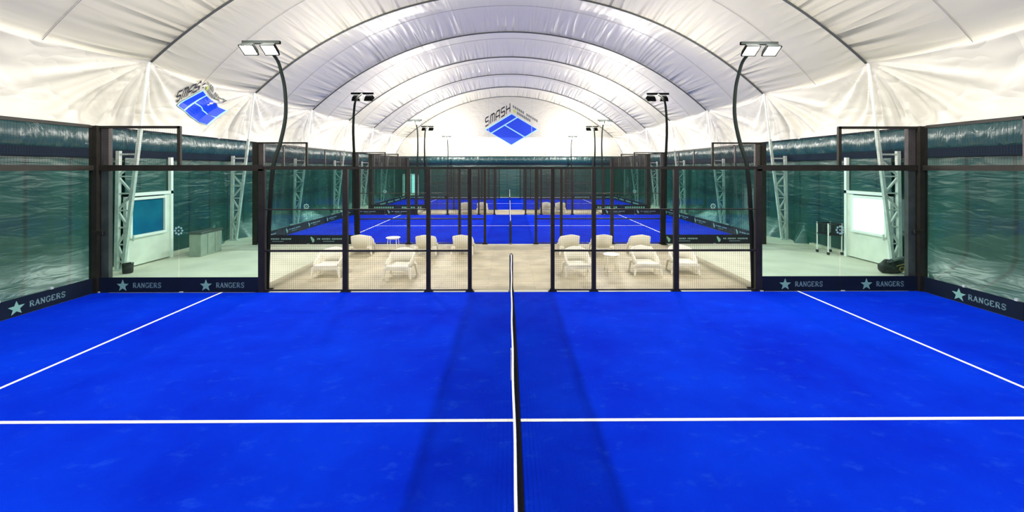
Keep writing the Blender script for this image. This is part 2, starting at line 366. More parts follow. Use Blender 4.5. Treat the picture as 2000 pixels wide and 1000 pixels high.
# side walls
for side, nm in ((-1, 'left'), (1, 'right')):
    mb = MB(); uv = []; NQ, NT2 = 44, 80
    for b in range(len(ARCH)-1):
        y0, y1 = ARCH[b], ARCH[b+1]; base = len(mb.v); L = y1-y0
        for i in range(NQ+1):
            for j in range(NT2+1):
                q = i/NQ; t = j/NT2; x, z = wall_pt(side, q, t, L); mb.v.append((x, y0+L*t, z)); uv.append((y0+L*t, z))
        for i in range(NQ):
            for j in range(NT2):
                p = base + i*(NT2+1) + j; f = (p, p+1, p+NT2+2, p+NT2+1); mb.f.append(f if side < 0 else f[::-1])
    mb.uv = uv
    wl = struct(obj('wall_%s' % nm, mb, 'white_wall', smooth=True, origin=(side*BX, 0, 0)))
    # green valance, bulging, then a dark strap, then the curtain down to the floor
    mb = MB(); ny = 240; prof = [(0.02, 4.17), (-0.06, 4.06), (-0.11, 3.88), (-0.10, 3.68), (-0.02, 3.52)]
    for j in range(ny+1):
        y = ARCH[0] + (YE-ARCH[0])*j/ny
        for dx, z in prof: mb.v.append((side*(BX + 0.04 + dx + 0.02*math.sin(y*5.1)*math.sin(y*1.7+z*3)), y, z + 0.012*math.sin(y*2.3)))
    n = len(prof)
    for j in range(ny):
        for i in range(n-1): mb.f.append((j*n+i, j*n+i+1, (j+1)*n+i+1, (j+1)*n+i))
    obj('valance', mb, 'valance', wl, smooth=True)
    obj('strap', MB().box(*sorted((side*(BX-0.04), side*(BX+0.06))), ARCH[0], YE, 3.30, 3.54), 'strap', wl)
    obj('top_edge', MB().box(*sorted((side*(BX-0.03), side*(BX+0.03))), ARCH[0], YE, 4.155, 4.19), 'strap', wl)
    mb = MB(); nz = 12
    for j in range(ny*2+1):
        y = ARCH[0] + (YE-ARCH[0])*j/(ny*2)
        away = min(1.0, min(abs(y-a_) for a_ in ARCH)/0.9); away = away*away*(3-2*away)
        skirt = 0.42*away*(1 if y < 11.5 or y > 16.0 else 0)
        for i in range(nz+1):
            z = 3.32*i/nz; mb.v.append((side*(BX + 0.10 - skirt*max(0, 1-z/0.75)**1.5 + 0.025*math.sin(y*6.28)*math.sin(PI*i/nz)), y, z))
    n = nz+1
    for j in range(ny*2):
        for i in range(nz): mb.f.append((j*n+i, j*n+i+1, (j+1)*n+i+1, (j+1)*n+i))
    obj('curtain', mb, 'curtain', wl, smooth=True)
    struct(obj('baseboard_%s' % nm, MB().box(*sorted((side*(BX-0.06), side*(BX+0.12))), 11.6, 15.6, 0, 0.10), 'concrete', bevel=0.01))
# end wall
def endwall(y, nm, flip):
    mb = MB(); pts = [(-BX, BZ)] + [(-11.3, 5.0), (-10.95, 5.6)] + [roof_pt(a, 0) for a in np.linspace(-1, 1, 80)] + [(10.95, 5.6), (11.3, 5.0), (BX, BZ)]
    uvs = []
    for x, z in pts: mb.v += [(x, y, z), (x, y, BZ)]; uvs += [(x, z), (x, BZ)]
    for i in range(len(pts)-1):
        f = (2*i, 2*i+1, 2*i+3, 2*i+2); mb.f.append(f if flip else f[::-1])
    mb.uv = uvs
    return struct(obj(nm, mb, 'white_wall', origin=(0, y, 0)))
we = endwall(YE, 'wall_back', True)
prof = [(0.02, 4.17), (-0.06, 4.06), (-0.11, 3.88), (-0.10, 3.68), (-0.02, 3.52)]; mb = MB()
for j in range(161):
    x = -BX + 2*BX*j/160
    for dx, z in prof: mb.v.append((x, YE + 0.0 + dx + 0.02*math.sin(x*4.3), z))
for j in range(160):
    for i in range(4): mb.f.append((j*5+i, j*5+i+1, (j+1)*5+i+1, (j+1)*5+i))
obj('valance', mb, 'valance', we, smooth=True)
obj('strap', MB().box(-BX, BX, YE-0.04, YE+0.05, 3.30, 3.54), 'strap', we)
obj('top_edge', MB().box(-BX, BX, YE-0.03, YE+0.02, 4.155, 4.19), 'strap', we)
obj('curtain', MB().box(-BX-.1, BX+.1, YE+0.06, YE+0.10, 0, 3.32), 'curtain', we)
for x in (-2.15, 2.25): obj('seam', MB().box(x-.02, x+.02, YE-0.012, YE, 4.2, roof_pt(x/NX*0.95, 0)[1]-0.1), 'seam', we)
wf = endwall(ARCH[0], 'wall_front', False)
obj('curtain', MB().box(-BX-.1, BX+.1, ARCH[0]-0.1, ARCH[0]-0.06, 0, 4.18), 'curtain', wf)
# floor
floor = struct(obj('floor', MB().box(-BX-.2, BX+.2, ARCH[0]-.2, YE+.2, -0.2, 0.0), 'concrete', origin=(0, 0, 0)))
# ------------------------------------------------------------------ courts
CY = [(-0.22, 9.78), (15.9, 25.9), (28.9, 38.9)]
for nm, y0, y1, lab in (('lounge_flooring', 9.96, 15.72, 'beige plank flooring of the lounge strip between the first and second court'),
                        ('lounge_flooring', 26.08, 28.72, 'thin beige plank flooring strip between the second and third court')):
    tag(obj(nm, MB().box(-6.3, 6.3, y0, y1, 0.0, 0.006), 'tile'), lab, 'flooring')
names = ['nearest', 'middle', 'farthest']
for k, (y0, y1) in enumerate(CY):
    yt = y1 if k < 2 else 40.7
    r = thing('padel_court', {'nearest': 'nearest padel court surface, bright blue turf with thin white lines',
                              'middle': 'blue turf surface of the second court beyond the cream armchairs',
                              'farthest': 'blue turf surface of the farthest court before the green end wall'}[names[k]], 'court', (0, (y0+y1)/2, 0))
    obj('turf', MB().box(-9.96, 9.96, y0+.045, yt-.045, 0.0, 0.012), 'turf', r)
    for x in (-6.95, 6.95): obj('service_line', MB().box(x-.026, x+.026, y0+.02, y1-.02, 0.012, 0.0155), 'line', r)
    obj('centre_line', MB().box(-6.95, 6.95, (y0+y1)/2-.025, (y0+y1)/2+.025, 0.0122, 0.0158), 'line', r)
# ------------------------------------------------------------------ wire mesh and enclosure parts
WIRE = 0.0026
def wires(mb, o, u, v, U, V, step=0.05, w=None):
    w = w or WIRE
    o = Vector(o); u = Vector(u); v = Vector(v); n = u.cross(v)
    for i in range(1, int(round(U/step))):
        p = o + u*i*step; h = w/2
        mb.add([p-u*h-n*h, p+u*h-n*h, p+u*h+n*h, p-u*h+n*h, p-u*h-n*h+v*V, p+u*h-n*h+v*V, p+u*h+n*h+v*V, p-u*h+n*h+v*V], [(0,1,5,4),(1,2,6,5),(2,3,7,6),(3,0,4,7)])
    for j in range(1, int(round(V/step))):
        p = o + v*j*step; h = w/2
        mb.add([p-v*h-n*h, p+v*h-n*h, p+v*h+n*h, p-v*h+n*h, p-v*h-n*h+u*U, p+v*h-n*h+u*U, p+v*h+n*h+u*U, p-v*h+n*h+u*U], [(0,1,5,4),(1,2,6,5),(2,3,7,6),(3,0,4,7)])
    return mb
def banner_prints(k, origin, u, parent_banner, flip=1, s0=0.62, t0=0.86):
    """printed marks on one 2 m banner; u is the reading direction, marks lie just off the face (normal n)"""
    o = Vector(origin); u = Vector(u); n = u.cross(Vector((0, 0, 1)))*flip
    fn = lambda a, b, d: o + u*a + Vector((0, 0, b)) + n*(0.002 + d)
    if k == 0:
        mb = MB(); mb.plate(star(s0, 0.175, 0.148), 0.002, fn); obj('star_emblem', mb, 'star', parent_banner)
        mb = MB()
        for pl in word('RANGERS', t0, 0.125, 0.12, 0.69, w=.23): mb.plate(pl, 0.002, fn)
        obj('lettering', mb, 'letter', parent_banner)
        mb = MB()
        for i in range(14): mb.plate([(t0+.02+i*.047, .082), (t0+.05+i*.047, .082), (t0+.05+i*.047, .094), (t0+.02+i*.047, .094)], 0.002, fn)
        obj('small_print', mb, 'banner_dark', parent_banner)
    elif k == 1:
        mb = MB(); mb.plate([(.12,.29),(.16,.31),(.28,.20),(.27,.12),(.21,.07),(.18,.14),(.15,.2)], 0.002, fn); obj('emblem', mb, 'star', parent_banner)
        mb = MB(); x = .38
        for wd in (2, 5, 6):          # far lettering: too small to read in the photograph
            for i in range(wd):
                mb.plate([(x, .19), (x+.05, .19), (x+.05, .25), (x, .25)], 0.002, fn) if i % 2 else mb.plate([(x, .19), (x+.055, .205), (x+.05, .25), (x, .24)], 0.002, fn); x += .068
            x += .05
        for i in range(9): mb.plate([(.62+i*.05, .11), (.65+i*.05, .11), (.65+i*.05, .14), (.62+i*.05, .14)], 0.002, fn)
        obj('lettering', mb, 'letter', parent_banner)
    else:
        mb = MB()
        for i in range(9): mb.plate([(.25+i*.16, .13), (.36+i*.16, .13), (.36+i*.16, .24), (.25+i*.16, .24)], 0.002, fn)
        obj('lettering', mb, 'star', parent_banner)
def ring_mark(fn, parent):
    mb = MB()
    for i in range(8):
        a = i*PI/4; cx, cz = .085*math.cos(a), .085*math.sin(a)
        mb.plate([(cx+.026*math.cos(b), cz+.026*math.sin(b)) for b in np.linspace(0, 2*PI, 9)[:-1]], 0.003, fn)
    mb.plate([(.02*math.cos(b), .02*math.sin(b)) for b in np.linspace(0, 2*PI, 9)[:-1]], 0.003, fn)
    obj('ring_mark', mb, 'ring', parent)
SN = {-1: 'left', 1: 'right'}
def corner_glass(k, side, Y, inward, which):
    """4 m of glass on the long side next to the corner; inward = -1/+1 direction (y) of the court interior"""
    lab = 'glass corner section with %s, %s side of the %s fence of the %s court' % ('star banner' if k == 0 else 'dark sponsor banner', SN[side], which, names[k])
    r = thing('glass_wall', lab, 'glass wall', (side*8, Y, 0), 'clear glass corner sections')
    for a, b in ((6.08, 7.99), (8.01, 9.9)):
        g = obj('glass_pane', MB().box(*sorted((side*a, side*b)), Y-.006, Y+.006, 0.02, 2.95), 'glass', r)
    if k < 2: ring_mark(lambda u_, v_, d: (side*8.0+u_, Y - .010 + d if inward < 0 else Y-.010+d, 1.49+v_), r)
    obj('top_beam', MB().box(*sorted((side*5.96, side*10.05)), Y-.04, Y+.06, 2.93, 3.07), 'frame', r)
    obj('corner_post', MB().box(*sorted((side*9.88, side*10.06)), Y-.09, Y+.09, 0, 4.0), 'frame', r)
    obj('inner_post', MB().box(*sorted((side*9.68, side*9.86)), Y-.0, Y+.1, 0, 3.98), 'frame_brown', r)
    obj('hinge', MB().box(*sorted((side*9.72, side*9.95)), Y-.12, Y-.09, 1.42, 1.5), 'frame', r)
    # raised frame with mesh
    obj('upper_frame', MB().box(*sorted((side*7.96, side*10.0)), Y-.03, Y+.03, 3.95, 4.01).box(*sorted((side*7.95, side*8.02)), Y-.03, Y+.03, 3.05, 4.0), 'frame', r)
    obj('mesh_panel', wires(MB(), (side*9 - 1, Y, 3.06), (1,0,0), (0,0,1), 2.0, 0.9), 'wire', r)
    yb0, yb1 = (Y-.035, Y-.012) if inward < 0 else (Y-.035, Y-.012)
    for p in (6.02, 8.003):
        bn = obj('banner', MB().box(*sorted((side*p, side*(p+1.975))), Y-.03, Y-.012, 0.012, 0.372), 'banner' if k == 0 else 'banner_dark', r)
        x0 = side*p if side > 0 else side*(p+1.93)
        banner_prints(k, (x0, Y-.030, 0), (1, 0, 0), bn, flip=1)
        obj('clip', MB().box(x0+0.0, x0+.08, Y-.06, Y-.03, 0.012, 0.035), 'steel', r)
    return r
def side_fence(k, side, Y, which):
    lab = 'black wire mesh fence, %s side of the %s court, %s of its net opening' % (which, names[k], SN[side])
    r = thing('mesh_fence', lab, 'fence', (side*3.5, Y, 0), 'black wire mesh side fences')
    for x in (6, 4, 2, 1):
        w = {6: .16, 4: .12, 2: .10, 1: .09}[x]
        obj('post', MB().box(side*x-w/2, side*x+w/2, Y-.04, Y+.04, 0, 2.97), 'frame', r)
        g = MB().add([(side*x-w/2-.06, Y-.03, 0), (side*x-w/2, Y-.03, 0), (side*x-w/2, Y-.03, .09), (side*x-w/2-.06, Y+.03, 0), (side*x-w/2, Y+.03, 0), (side*x-w/2, Y+.03, .09)],
                     [(0,1,2),(5,4,3),(0,3,4,1),(1,4,5,2),(2,5,3,0)])
        g.add([(side*x+w/2+.06, Y-.03, 0), (side*x+w/2, Y-.03, .09), (side*x+w/2, Y-.03, 0), (side*x+w/2+.06, Y+.03, 0), (side*x+w/2, Y+.03, .09), (side*x+w/2, Y+.03, 0)],
                     [(0,1,2),(5,4,3),(0,3,4,1),(1,4,5,2),(2,5,3,0)])
        obj('post_foot', g.box(side*x-w/2-.06, side*x+w/2+.06, Y-.05, Y+.05, 0.0, 0.02), 'frame', r)
    for z, xa, th in ((3.0, 0.0, .06), (2.0, 2.0, .025), (1.0, 1.0, .045), (0.05, 1.0, .03)):
        obj('rail', MB().box(*sorted((side*xa, side*6.0)), Y-.02, Y+.02, z-th/2, z+th/2), 'frame', r)
    for a, b in ((1, 2), (2, 4), (4, 6)):
        obj('mesh_panel', wires(MB(), (min(side*a, side*b), Y, 0.06), (1,0,0), (0,0,1), b-a, 2.9), 'wire', r)
    return r
def back_wall(k, side, y0, y1):
    X = side*10.0
    lab = 'tall glass back wall with mesh top along the %s end of the %s court' % (SN[side], names[k])
    r = thing('back_wall', lab, 'glass wall', (X, (y0+y1)/2, 0), 'glass back walls under wire mesh')
    n = 5
    for i in range(n):
        a = y0 + 2.0*i; b = a + 2.0
        if k == 0 and b < 3: continue
        obj('glass_pane', MB().box(X-.006, X+.006, a+.01, b-.01, 0.02, 2.95), 'glass', r)
        obj('mesh_panel', wires(MB(), (X, a, 3.06), (0,1,0), (0,0,1), 2.0, 0.9), 'wire', r)
        bn = obj('banner', MB().box(*sorted((X-side*.03, X-side*.012)), a+.02, b-.02, 0.012, 0.372), 'banner' if k == 0 else 'banner_dark', r)
        if side < 0: banner_prints(k, (X+.030, a, 0), (0, 1, 0), bn, flip=1, s0=.42, t0=.64)
        else: banner_prints(k, (X-.030, b, 0), (0, -1, 0), bn, flip=1, s0=.85, t0=1.03)
        if b < y1 - .5 or True:
            obj('upper_post', MB().box(X-.03, X+.03, a-.035, a+.035, 3.05, 4.0), 'frame_brown', r)
    ya = max(y0, 1.8) if k == 0 else y0
    obj('top_beam', MB().box(X-.06, X+.06, ya, y1, 2.94, 3.06), 'frame', r)
    obj('top_rail', MB().box(X-.03, X+.03, ya, y1, 3.95, 4.01), 'frame', r)
    obj('clip', MB().box(*sorted((X-side*.05, X-side*.0)), y1-.98, y1-.93, 0.372, 0.42).box(*sorted((X-side*.05, X-side*.0)), y1-1.9, y1-1.85, 0.372, 0.42), 'steel', r)
    return r
for k, (y0, y1) in enumerate(CY):
    for side in (-1, 1):
        WIRE = (0.0021, 0.0042, 0.0085)[k]
        for which, Y, inw in (('near', y0, 1), ('far', y1, -1)):
            if k == 0 and which == 'near': continue
            corner_glass(k, side, Y, inw, which); side_fence(k, side, Y, which)
        back_wall(k, side, y0, y1)
# ------------------------------------------------------------------ nets
for k, (y0, y1) in enumerate(CY):
    r = thing('court_net', ['nearest court net, seen along its white top band toward the middle opening',
                            'net of the second court, beyond the lounge armchairs', 'tiny net of the farthest court near the end wall'][k], 'net', (0, (y0+y1)/2, 0))
    N = 60; s = lambda q: -0.013*math.sin(PI*q)*math.sin(2.2*q) if k == 0 else 0
    hz = lambda q: 0.88 + 0.04*abs(2*q-1)**1.5
    mbn = MB(); bnd = MB(); nb = 0.085 if k == 0 else 0.01
    for i in range(N+1):
        q = i/N; y = y0+.06 + (y1-y0-.12)*q; x = s(q); z = hz(q)
        wob = 0.003*math.sin(q*41) if k == 0 else 0
        bnd.v += [(x-.009+wob, y, z-.05), (x+.009+wob, y, z-.05), (x+.011+wob, y, z-.005), (x+wob, y, z+.004), (x-.011+wob, y, z-.005)]
    for i in range(N):
        for j in range(5): bnd.f.append((i*5+j, i*5+(j+1) % 5, (i+1)*5+(j+1) % 5, (i+1)*5+j))
    bnd.f += [(4,3,2,1,0), tuple(N*5+j for j in range(5))]
    obj('top_band', bnd, 'netband', r, smooth=True)
    step = 0.045; ny = int((y1-y0-.12)/step)
    def npt(q, v):       # v 0 top .. 1 bottom
        return Vector((s(q) + nb*math.sin(PI*min(1, v)/2)*math.sin(PI*min(max(q, .0), 1))**.4, y0+.06 + (y1-y0-.12)*q, (hz(q)-.05)*(1-v) + .02*v))
    for i in range(ny+1):
        q = i/ny; pts = [npt(q, v) for v in (0, .35, .7, 1)]
        mbn.tube(pts, 0.0032, 3, cap=False)
    for j in range(1, 19):
        v = j/18; mbn.tube([npt(i/30, v) for i in range(31)], 0.0032, 3, cap=False)
    obj('netting', mbn, 'netcord', r)
    obj('bottom_tape', MB().tube([npt(i/30, 1) for i in range(31)], 0.012, 5), 'netcord', r)
    obj('centre_strap', MB().box(s(.5)-.02, s(.5)-.012, (y0+y1)/2-.025, (y0+y1)/2+.025, 0.5, 0.86), 'netband', r)
    for Y in ((y1,) if k == 0 else (y0, y1)):
        d = .0
        p = obj('net_post', MB().tube([(0, Y+.02, 0), (0, Y+.02, .86), (0, Y+.02, .90), (0, Y+.02, .93)], [.047, .047, .040, .014], 14), 'post' if k == 0 else 'black', r, smooth=True)
        obj('post_base', MB().lathe([(.07, 0), (.07, .02), (.045, .05)], 0, Y+.02, 16), 'post', p)
# ------------------------------------------------------------------ floodlight poles
def light_pole(label, X, prof, Ytop, ztop, aim, uplight=1.0, soft=0.07):
    """prof = [(y, z)...] of the curved mast; aim = -1/+1 y direction of the lit court"""
    r = thing('floodlight_pole', label, 'floodlight', (X, prof[0][0], 0), 'curved floodlight poles around the courts')
    # smooth the profile
    P = [Vector((X, y, z)) for y, z in prof] + [Vector((X, Ytop, ztop))]
    out = []
    for i in range(len(P)-1):
        p0 = P[max(i-1, 0)]; p1 = P[i]; p2 = P[i+1]; p3 = P[min(i+2, len(P)-1)]
        for j in range(5):
            t = j/5; out.append(0.5*((2*p1) + (p2-p0)*t + (2*p0-5*p1+4*p2-p3)*t*t + (-p0+3*p1-3*p2+p3)*t**3))
    out.append(P[-1])
    obj('pole', MB().tube(out, [0.055 - 0.018*i/len(out) for i in range(len(out))], 10), 'pole', r, smooth=True)
    obj('base_plate', MB().box(X-.12, X+.12, prof[0][0]-.1, prof[0][0]+.1, .007, .022), 'pole', r)
    obj('crossbar', MB().box(X-.45, X+.45, Ytop-.035, Ytop+.035, ztop-.02, ztop+.05), 'lamp_body', r)
    for sx in (-.25, .25):
        ca, sa = math.cos(.6), math.sin(.6)*aim
        def tf(x, y, z): return (X+sx+x, Ytop + aim*.06 + y*ca + z*sa*1.0, ztop-.12 - y*sa + z*ca)
        mb = MB(); c = [(-.17,-.15,-.05),(.17,-.15,-.05),(.17,.15,-.05),(-.17,.15,-.05),(-.13,-.11,.06),(.13,-.11,.06),(.13,.11,.06),(-.13,.11,.06)]
        # tilt so that the lens looks down and toward the court
        def tl(p): x, y, z = p; return (X+sx+x, Ytop + aim*.05 + y*ca - z*sa, ztop-.14 + y*sa + z*ca)
        mb.add([tl(p) for p in c], [(0,3,2,1),(4,5,6,7),(0,1,5,4),(1,2,6,5),(2,3,7,6),(3,0,4,7)])
        for a0, a1, b0, b1 in ((-.17, .17, -.15, -.136), (-.17, .17, .136, .15), (-.17, -.156, -.15, .15), (.156, .17, -.15, .15)):
            q = MB().box(a0, a1, b0, b1, -.085, -.048); mb.add([tl(p) for p in q.v], q.f)
        h = obj('floodlight_head', mb, 'lamp_body', r)
        m2 = MB().add([tl(p) for p in [(-.155,-.135,-.056),(.155,-.135,-.056),(.155,.135,-.056),(-.155,.135,-.056),(-.155,-.135,-.05),(.155,-.135,-.05),(.155,.135,-.05),(-.155,.135,-.05)]],
                       [(0,3,2,1),(4,5,6,7),(0,1,5,4),(1,2,6,5),(2,3,7,6),(3,0,4,7)])
        obj('lens', m2, 'lens', h)
    for nm, up, P_ in (('flood_light', False, LAMP_DOWN), ('added_uplight', True, LAMP_UP*uplight)):
        if up:
            l = bpy.data.lights.new(nm, 'POINT'); l.shadow_soft_size = soft*0.8  # added point light over the crossbar, brightens roof liner and end wall
        else:
            l = bpy.data.lights.new(nm, 'SPOT'); l.spot_size = PI; l.spot_blend = 0.0; l.shadow_soft_size = soft
        l.energy = P_; l.color = LAMP_COL
        o = bpy.data.objects.new(nm, l); C.objects.link(o); o.parent = r
        o.location = (0, Ytop + aim*(.60 if not up else .1) - prof[0][0], ztop + (.10 if not up else .40))
    return r
nearprof = lambda Y, s: [(Y+s*.12, .007), (Y+s*.20, 1.5), (Y+s*.38, 3.0), (Y+s*.70, 3.64), (Y+s*.95, 4.37), (Y+s*.92, 5.07), (Y+s*.75, 5.5), (Y+s*.52, 5.8)]
midprof = lambda Y, s: [(Y+s*.10, .007), (Y+s*.16, 1.5), (Y+s*.24, 3.0), (Y+s*.34, 3.9), (Y+s*.38, 4.5), (Y+s*.30, 5.2), (Y+s*.10, 5.65)]
for side in (-1, 1):
    X = side*6.0 - (0 if side < 0 else 0)
    L = SN[side]
    light_pole('tall bowed floodlight pole with a glaring lamp, %s end of the nearest court far fence' % L, X, nearprof(9.84, 1), 9.74, 6.0, -1, 1.0, 0.34)
    light_pole('floodlight pole at the %s of the camera beside the nearest court' % L, X, nearprof(-.3, -1), -0.2, 6.0, 1)
    light_pole('dark curved pole with two unlit-looking lamp heads, %s, beyond the armchairs' % L, X, midprof(15.84, -1), 16.4, 6.0, 1)
    light_pole('thin curved floodlight pole at the %s of the second court far fence' % L, X, midprof(25.98, 1), 25.5, 6.0, -1)
    light_pole('thin floodlight pole with small lamp heads, %s near side of the farthest court' % L, X, midprof(28.82, -1), 29.4, 6.0, 1, 1.5)
    light_pole('faint thin floodlight pole at the %s of the farthest court, before end wall' % L, X, midprof(38.98, 1), 38.5, 6.0, -1, 2.6)
# ------------------------------------------------------------------ truss legs
ordn = ['', '', '', '', 'nearest', 'second', 'third', 'fourth', 'fifth', 'sixth']
for k in range(4, 10):
    y = ARCH[k]
    for side in (-1, 1):
        r = thing('truss_leg', 'pale steel lattice truss leg against the green wall, %s from the camera on the %s' % (ordn[k], SN[side]), 'truss', (side*11.4, y, 0), 'lattice truss legs carrying the roof')
        inn = lambda z: side*(11.38 + (10.62-11.38)*(z/6.14))
        out = lambda z: side*(11.58)
        obj('inner_chord', MB().bar((inn(0), y, 0), (inn(4.2), y, 4.2), .085, .08), 'steel', r)
        obj('upper_chord', MB().bar((inn(4.2), y, 4.2), (inn(6.1), y, 6.1), .05), 'door_frame', r)
        obj('outer_chord', MB().bar((side*11.56, y, 0), (side*11.50, y, 3.5), .10, .09), 'steel', r)
        obj('foot_plate', MB().box(*sorted((side*11.25, side*11.68)), y-.1, y+.1, 0, .03), 'steel', r)
        zs = [.25, .75, 1.25, 1.75, 2.25, 2.75, 3.25]
        for i in range(6):
            obj('cross_bar', MB().bar((inn(zs[i]), y, zs[i]), (side*11.55, y, zs[i]), .04), 'steel', r)
            za, zb = (zs[i], zs[i+1])
            if i % 2: obj('brace', MB().bar((side*11.53, y, za), (inn(zb), y, zb), .05), 'steel', r)
            else: obj('brace', MB().bar((side*11.53, y, zb), (inn(za), y, za), .05), 'steel', r)
        obj('cross_bar', MB().bar((inn(3.4), y, 3.4), (side*11.52, y, 3.4), .05), 'steel', r)
# ------------------------------------------------------------------ doors
for side, idx in ((-1, 1), (1, 2)):
    X = side*11.42; ya, yb = 12.12, 13.62
    fr = MB().box(*sorted((X-.04*side, X+.06*side)), ya-.08, ya, 0, 2.22).box(*sorted((X-.04*side, X+.06*side)), yb, yb+.09, 0, 3.35).box(*sorted((X-.04*side, X+.06*side)), ya-.08, yb+.09, 2.14, 2.24)
    o = struct(obj('door_%d' % idx, fr, 'door_frame', origin=(X, (ya+yb)/2, 0)))
    obj('door_panel', MB().box(*sorted((X-.0*side, X+.05*side)), ya, yb, 0.04, .90), 'door', o)
    obj('jamb_panel', MB().box(*sorted((X-.0*side, X+.05*side)), 13.42, yb, 0.9, 2.14), 'door', o)
    wf_ = obj('window_frame', MB().box(*sorted((X-.07*side, X+.03*side)), ya+.02, 13.42, .88, .96).box(*sorted((X-.07*side, X+.03*side)), ya+.02, 13.42, 2.02, 2.10)
        .box(*sorted((X-.07*side, X+.03*side)), ya+.02, ya+.09, .96, 2.02).box(*sorted((X-.07*side, X+.03*side)), 13.35, 13.42, .96, 2.02), 'door_frame', o, bevel=.006)
    obj('pane', MB().box(*sorted((X-.01*side, X+.0*side)), ya+.09, 13.35, .96, 2.02), 'teal_pane' if side < 0 else 'lit_pane', wf_)
    obj('handle', MB().box(*sorted((X-.1*side, X-.06*side)), ya+.08, ya+.12, .80, .98), 'steel', o)
    obj('upper_curtain', MB().box(*sorted((X+.07*side, X+.10*side)), ya, yb, 2.24, 3.3), 'curtain', o)
fr = MB().box(-10.9, -10.8, YE-.1, YE+.04, 0, 2.4).box(-9.4, -9.3, YE-.1, YE+.04, 0, 2.4).box(-10.9, -9.3, YE-.1, YE+.04, 2.3, 2.4).box(-10.12, -10.04, YE-.1, YE+.04, 0, 2.3)
o = struct(obj('door_3', fr, 'door_frame', origin=(-10.1, YE, 0)))
for a, b in ((-10.8, -10.12), (-10.04, -9.4)):
    obj('door_panel', MB().box(a, b, YE-.06, YE-.02, .02, .45), 'door', o); obj('pane', MB().box(a+.06, b-.06, YE-.05, YE-.03, .45, 2.3), 'lit_pane2', o)
# ------------------------------------------------------------------ logos
def logo(root, fn, thick, faded=False):
    """fn(u,v,d) maps logo units (px of the end-wall logo, u right, v up, centre 0,0)"""
    def area(name, polys, mat):
        mb = MB()
        for p in polys:      # subdivide so it can follow a curved fabric
            mb.plate(p, thick, fn)
        return obj(name, mb, mat, root)
    # cyan base rhombus
    L_, T, R_, B_ = (-52, 0), (0, 31.5), (52, 0), (1, -31.5)
    def rh(s, t): # s along left->top edge direction (T-L), t along L->B
        return (L_[0] + (T[0]-L_[0])*s + (B_[0]-L_[0])*t, L_[1] + (T[1]-L_[1])*s + (B_[1]-L_[1])*t)
    def patch(s0, s1, t0, t1, n=4, dv=0):
        out = []
        for i in range(n):
            for j in range(n):
                a0, a1 = s0+(s1-s0)*i/n, s0+(s1-s0)*(i+1)/n; b0, b1 = t0+(t1-t0)*j/n, t0+(t1-t0)*(j+1)/n
                out.append([rh(a0, b0), rh(a0, b1), rh(a1, b1), rh(a1, b0)])
        return out
    area('pale_outline', patch(0, .999, 0, .035, 6) + patch(0, .999, .965, 1, 6) + patch(0, .02, .035, .965, 6) + patch(.98, 1, .035, .965, 6)
         + patch(.02, .98, .215, .255, 6) + patch(.49, .53, .255, .965, 6), 'logo_cyan')
    area('blue_fields', patch(.02, .98, .035, .215) + patch(.02, .49, .255, .965) + patch(.53, .98, .255, .965), 'logo_blue')
    def skewL(a, b): return (-51+a, 5.0 + b + (a)*0.60)
    def skewR(a, b): return (2+a, 34.5 + b - a*0.60)
    area('lettering', [[skewL(x, y) for x, y in p] for p in word('sMasH', 0, 0, 17, 51, w=.17, serif=False, gap=.16)], 'logo_black')
    sm = []
    for i in range(13):
        if i in (6,): continue
        x = 1 + i*3.8; sm.append([skewR(*p) for p in ((x, 9), (x+2.8, 9), (x+2.8, 14), (x, 14))])
    for i in range(8): x = 9 + i*3.4; sm.append([skewR(*p) for p in ((x, 1), (x+2.6, 1), (x+2.6, 6.5), (x, 6.5))])
    area('small_lettering', sm, 'logo_grey')
    area('lime_dot', [[skewR(4.5+3*math.cos(t), 4+3*math.sin(t)) for t in np.linspace(0, 2*PI, 11)[:-1]]], 'logo_lime')
px = YE/F
r = thing('wall_logo', 'blue diamond logo lettered SMASH, centred on the white end wall', 'logo', (0.19, YE, 5.35))
cxw = CX + (998.5-994.5)*px; czw = 3 + (328-253)*px
logo(r, lambda u, v, d: (cxw+u*px, YE-.004-d, czw+v*px), .006)
r = thing('wall_logo', 'creased blue diamond logo on the sloping white fabric of left wall', 'logo', (-11.2, 15.0, 4.5))
def lw(u, v, d):
    # fabric of the left wall between the first two nodes
    y = 15.05 + u*0.0192 - v*0.0127; z = 5.21 + u*0.0010 + v*0.0190
    b = 4; t = (y-ARCH[b])/(ARCH[b+1]-ARCH[b]); q = 0
    lo, hi = 0.0, 1.0
    for _ in range(14):
        mid = (lo+hi)/2
        if wall_pt(-1, mid, t, 4.9)[1] > z: lo = mid
        else: hi = mid
    x = wall_pt(-1, (lo+hi)/2, t, 4.9)[0]
    return (x+.035+d, y, z)
logo(r, lw, .004)
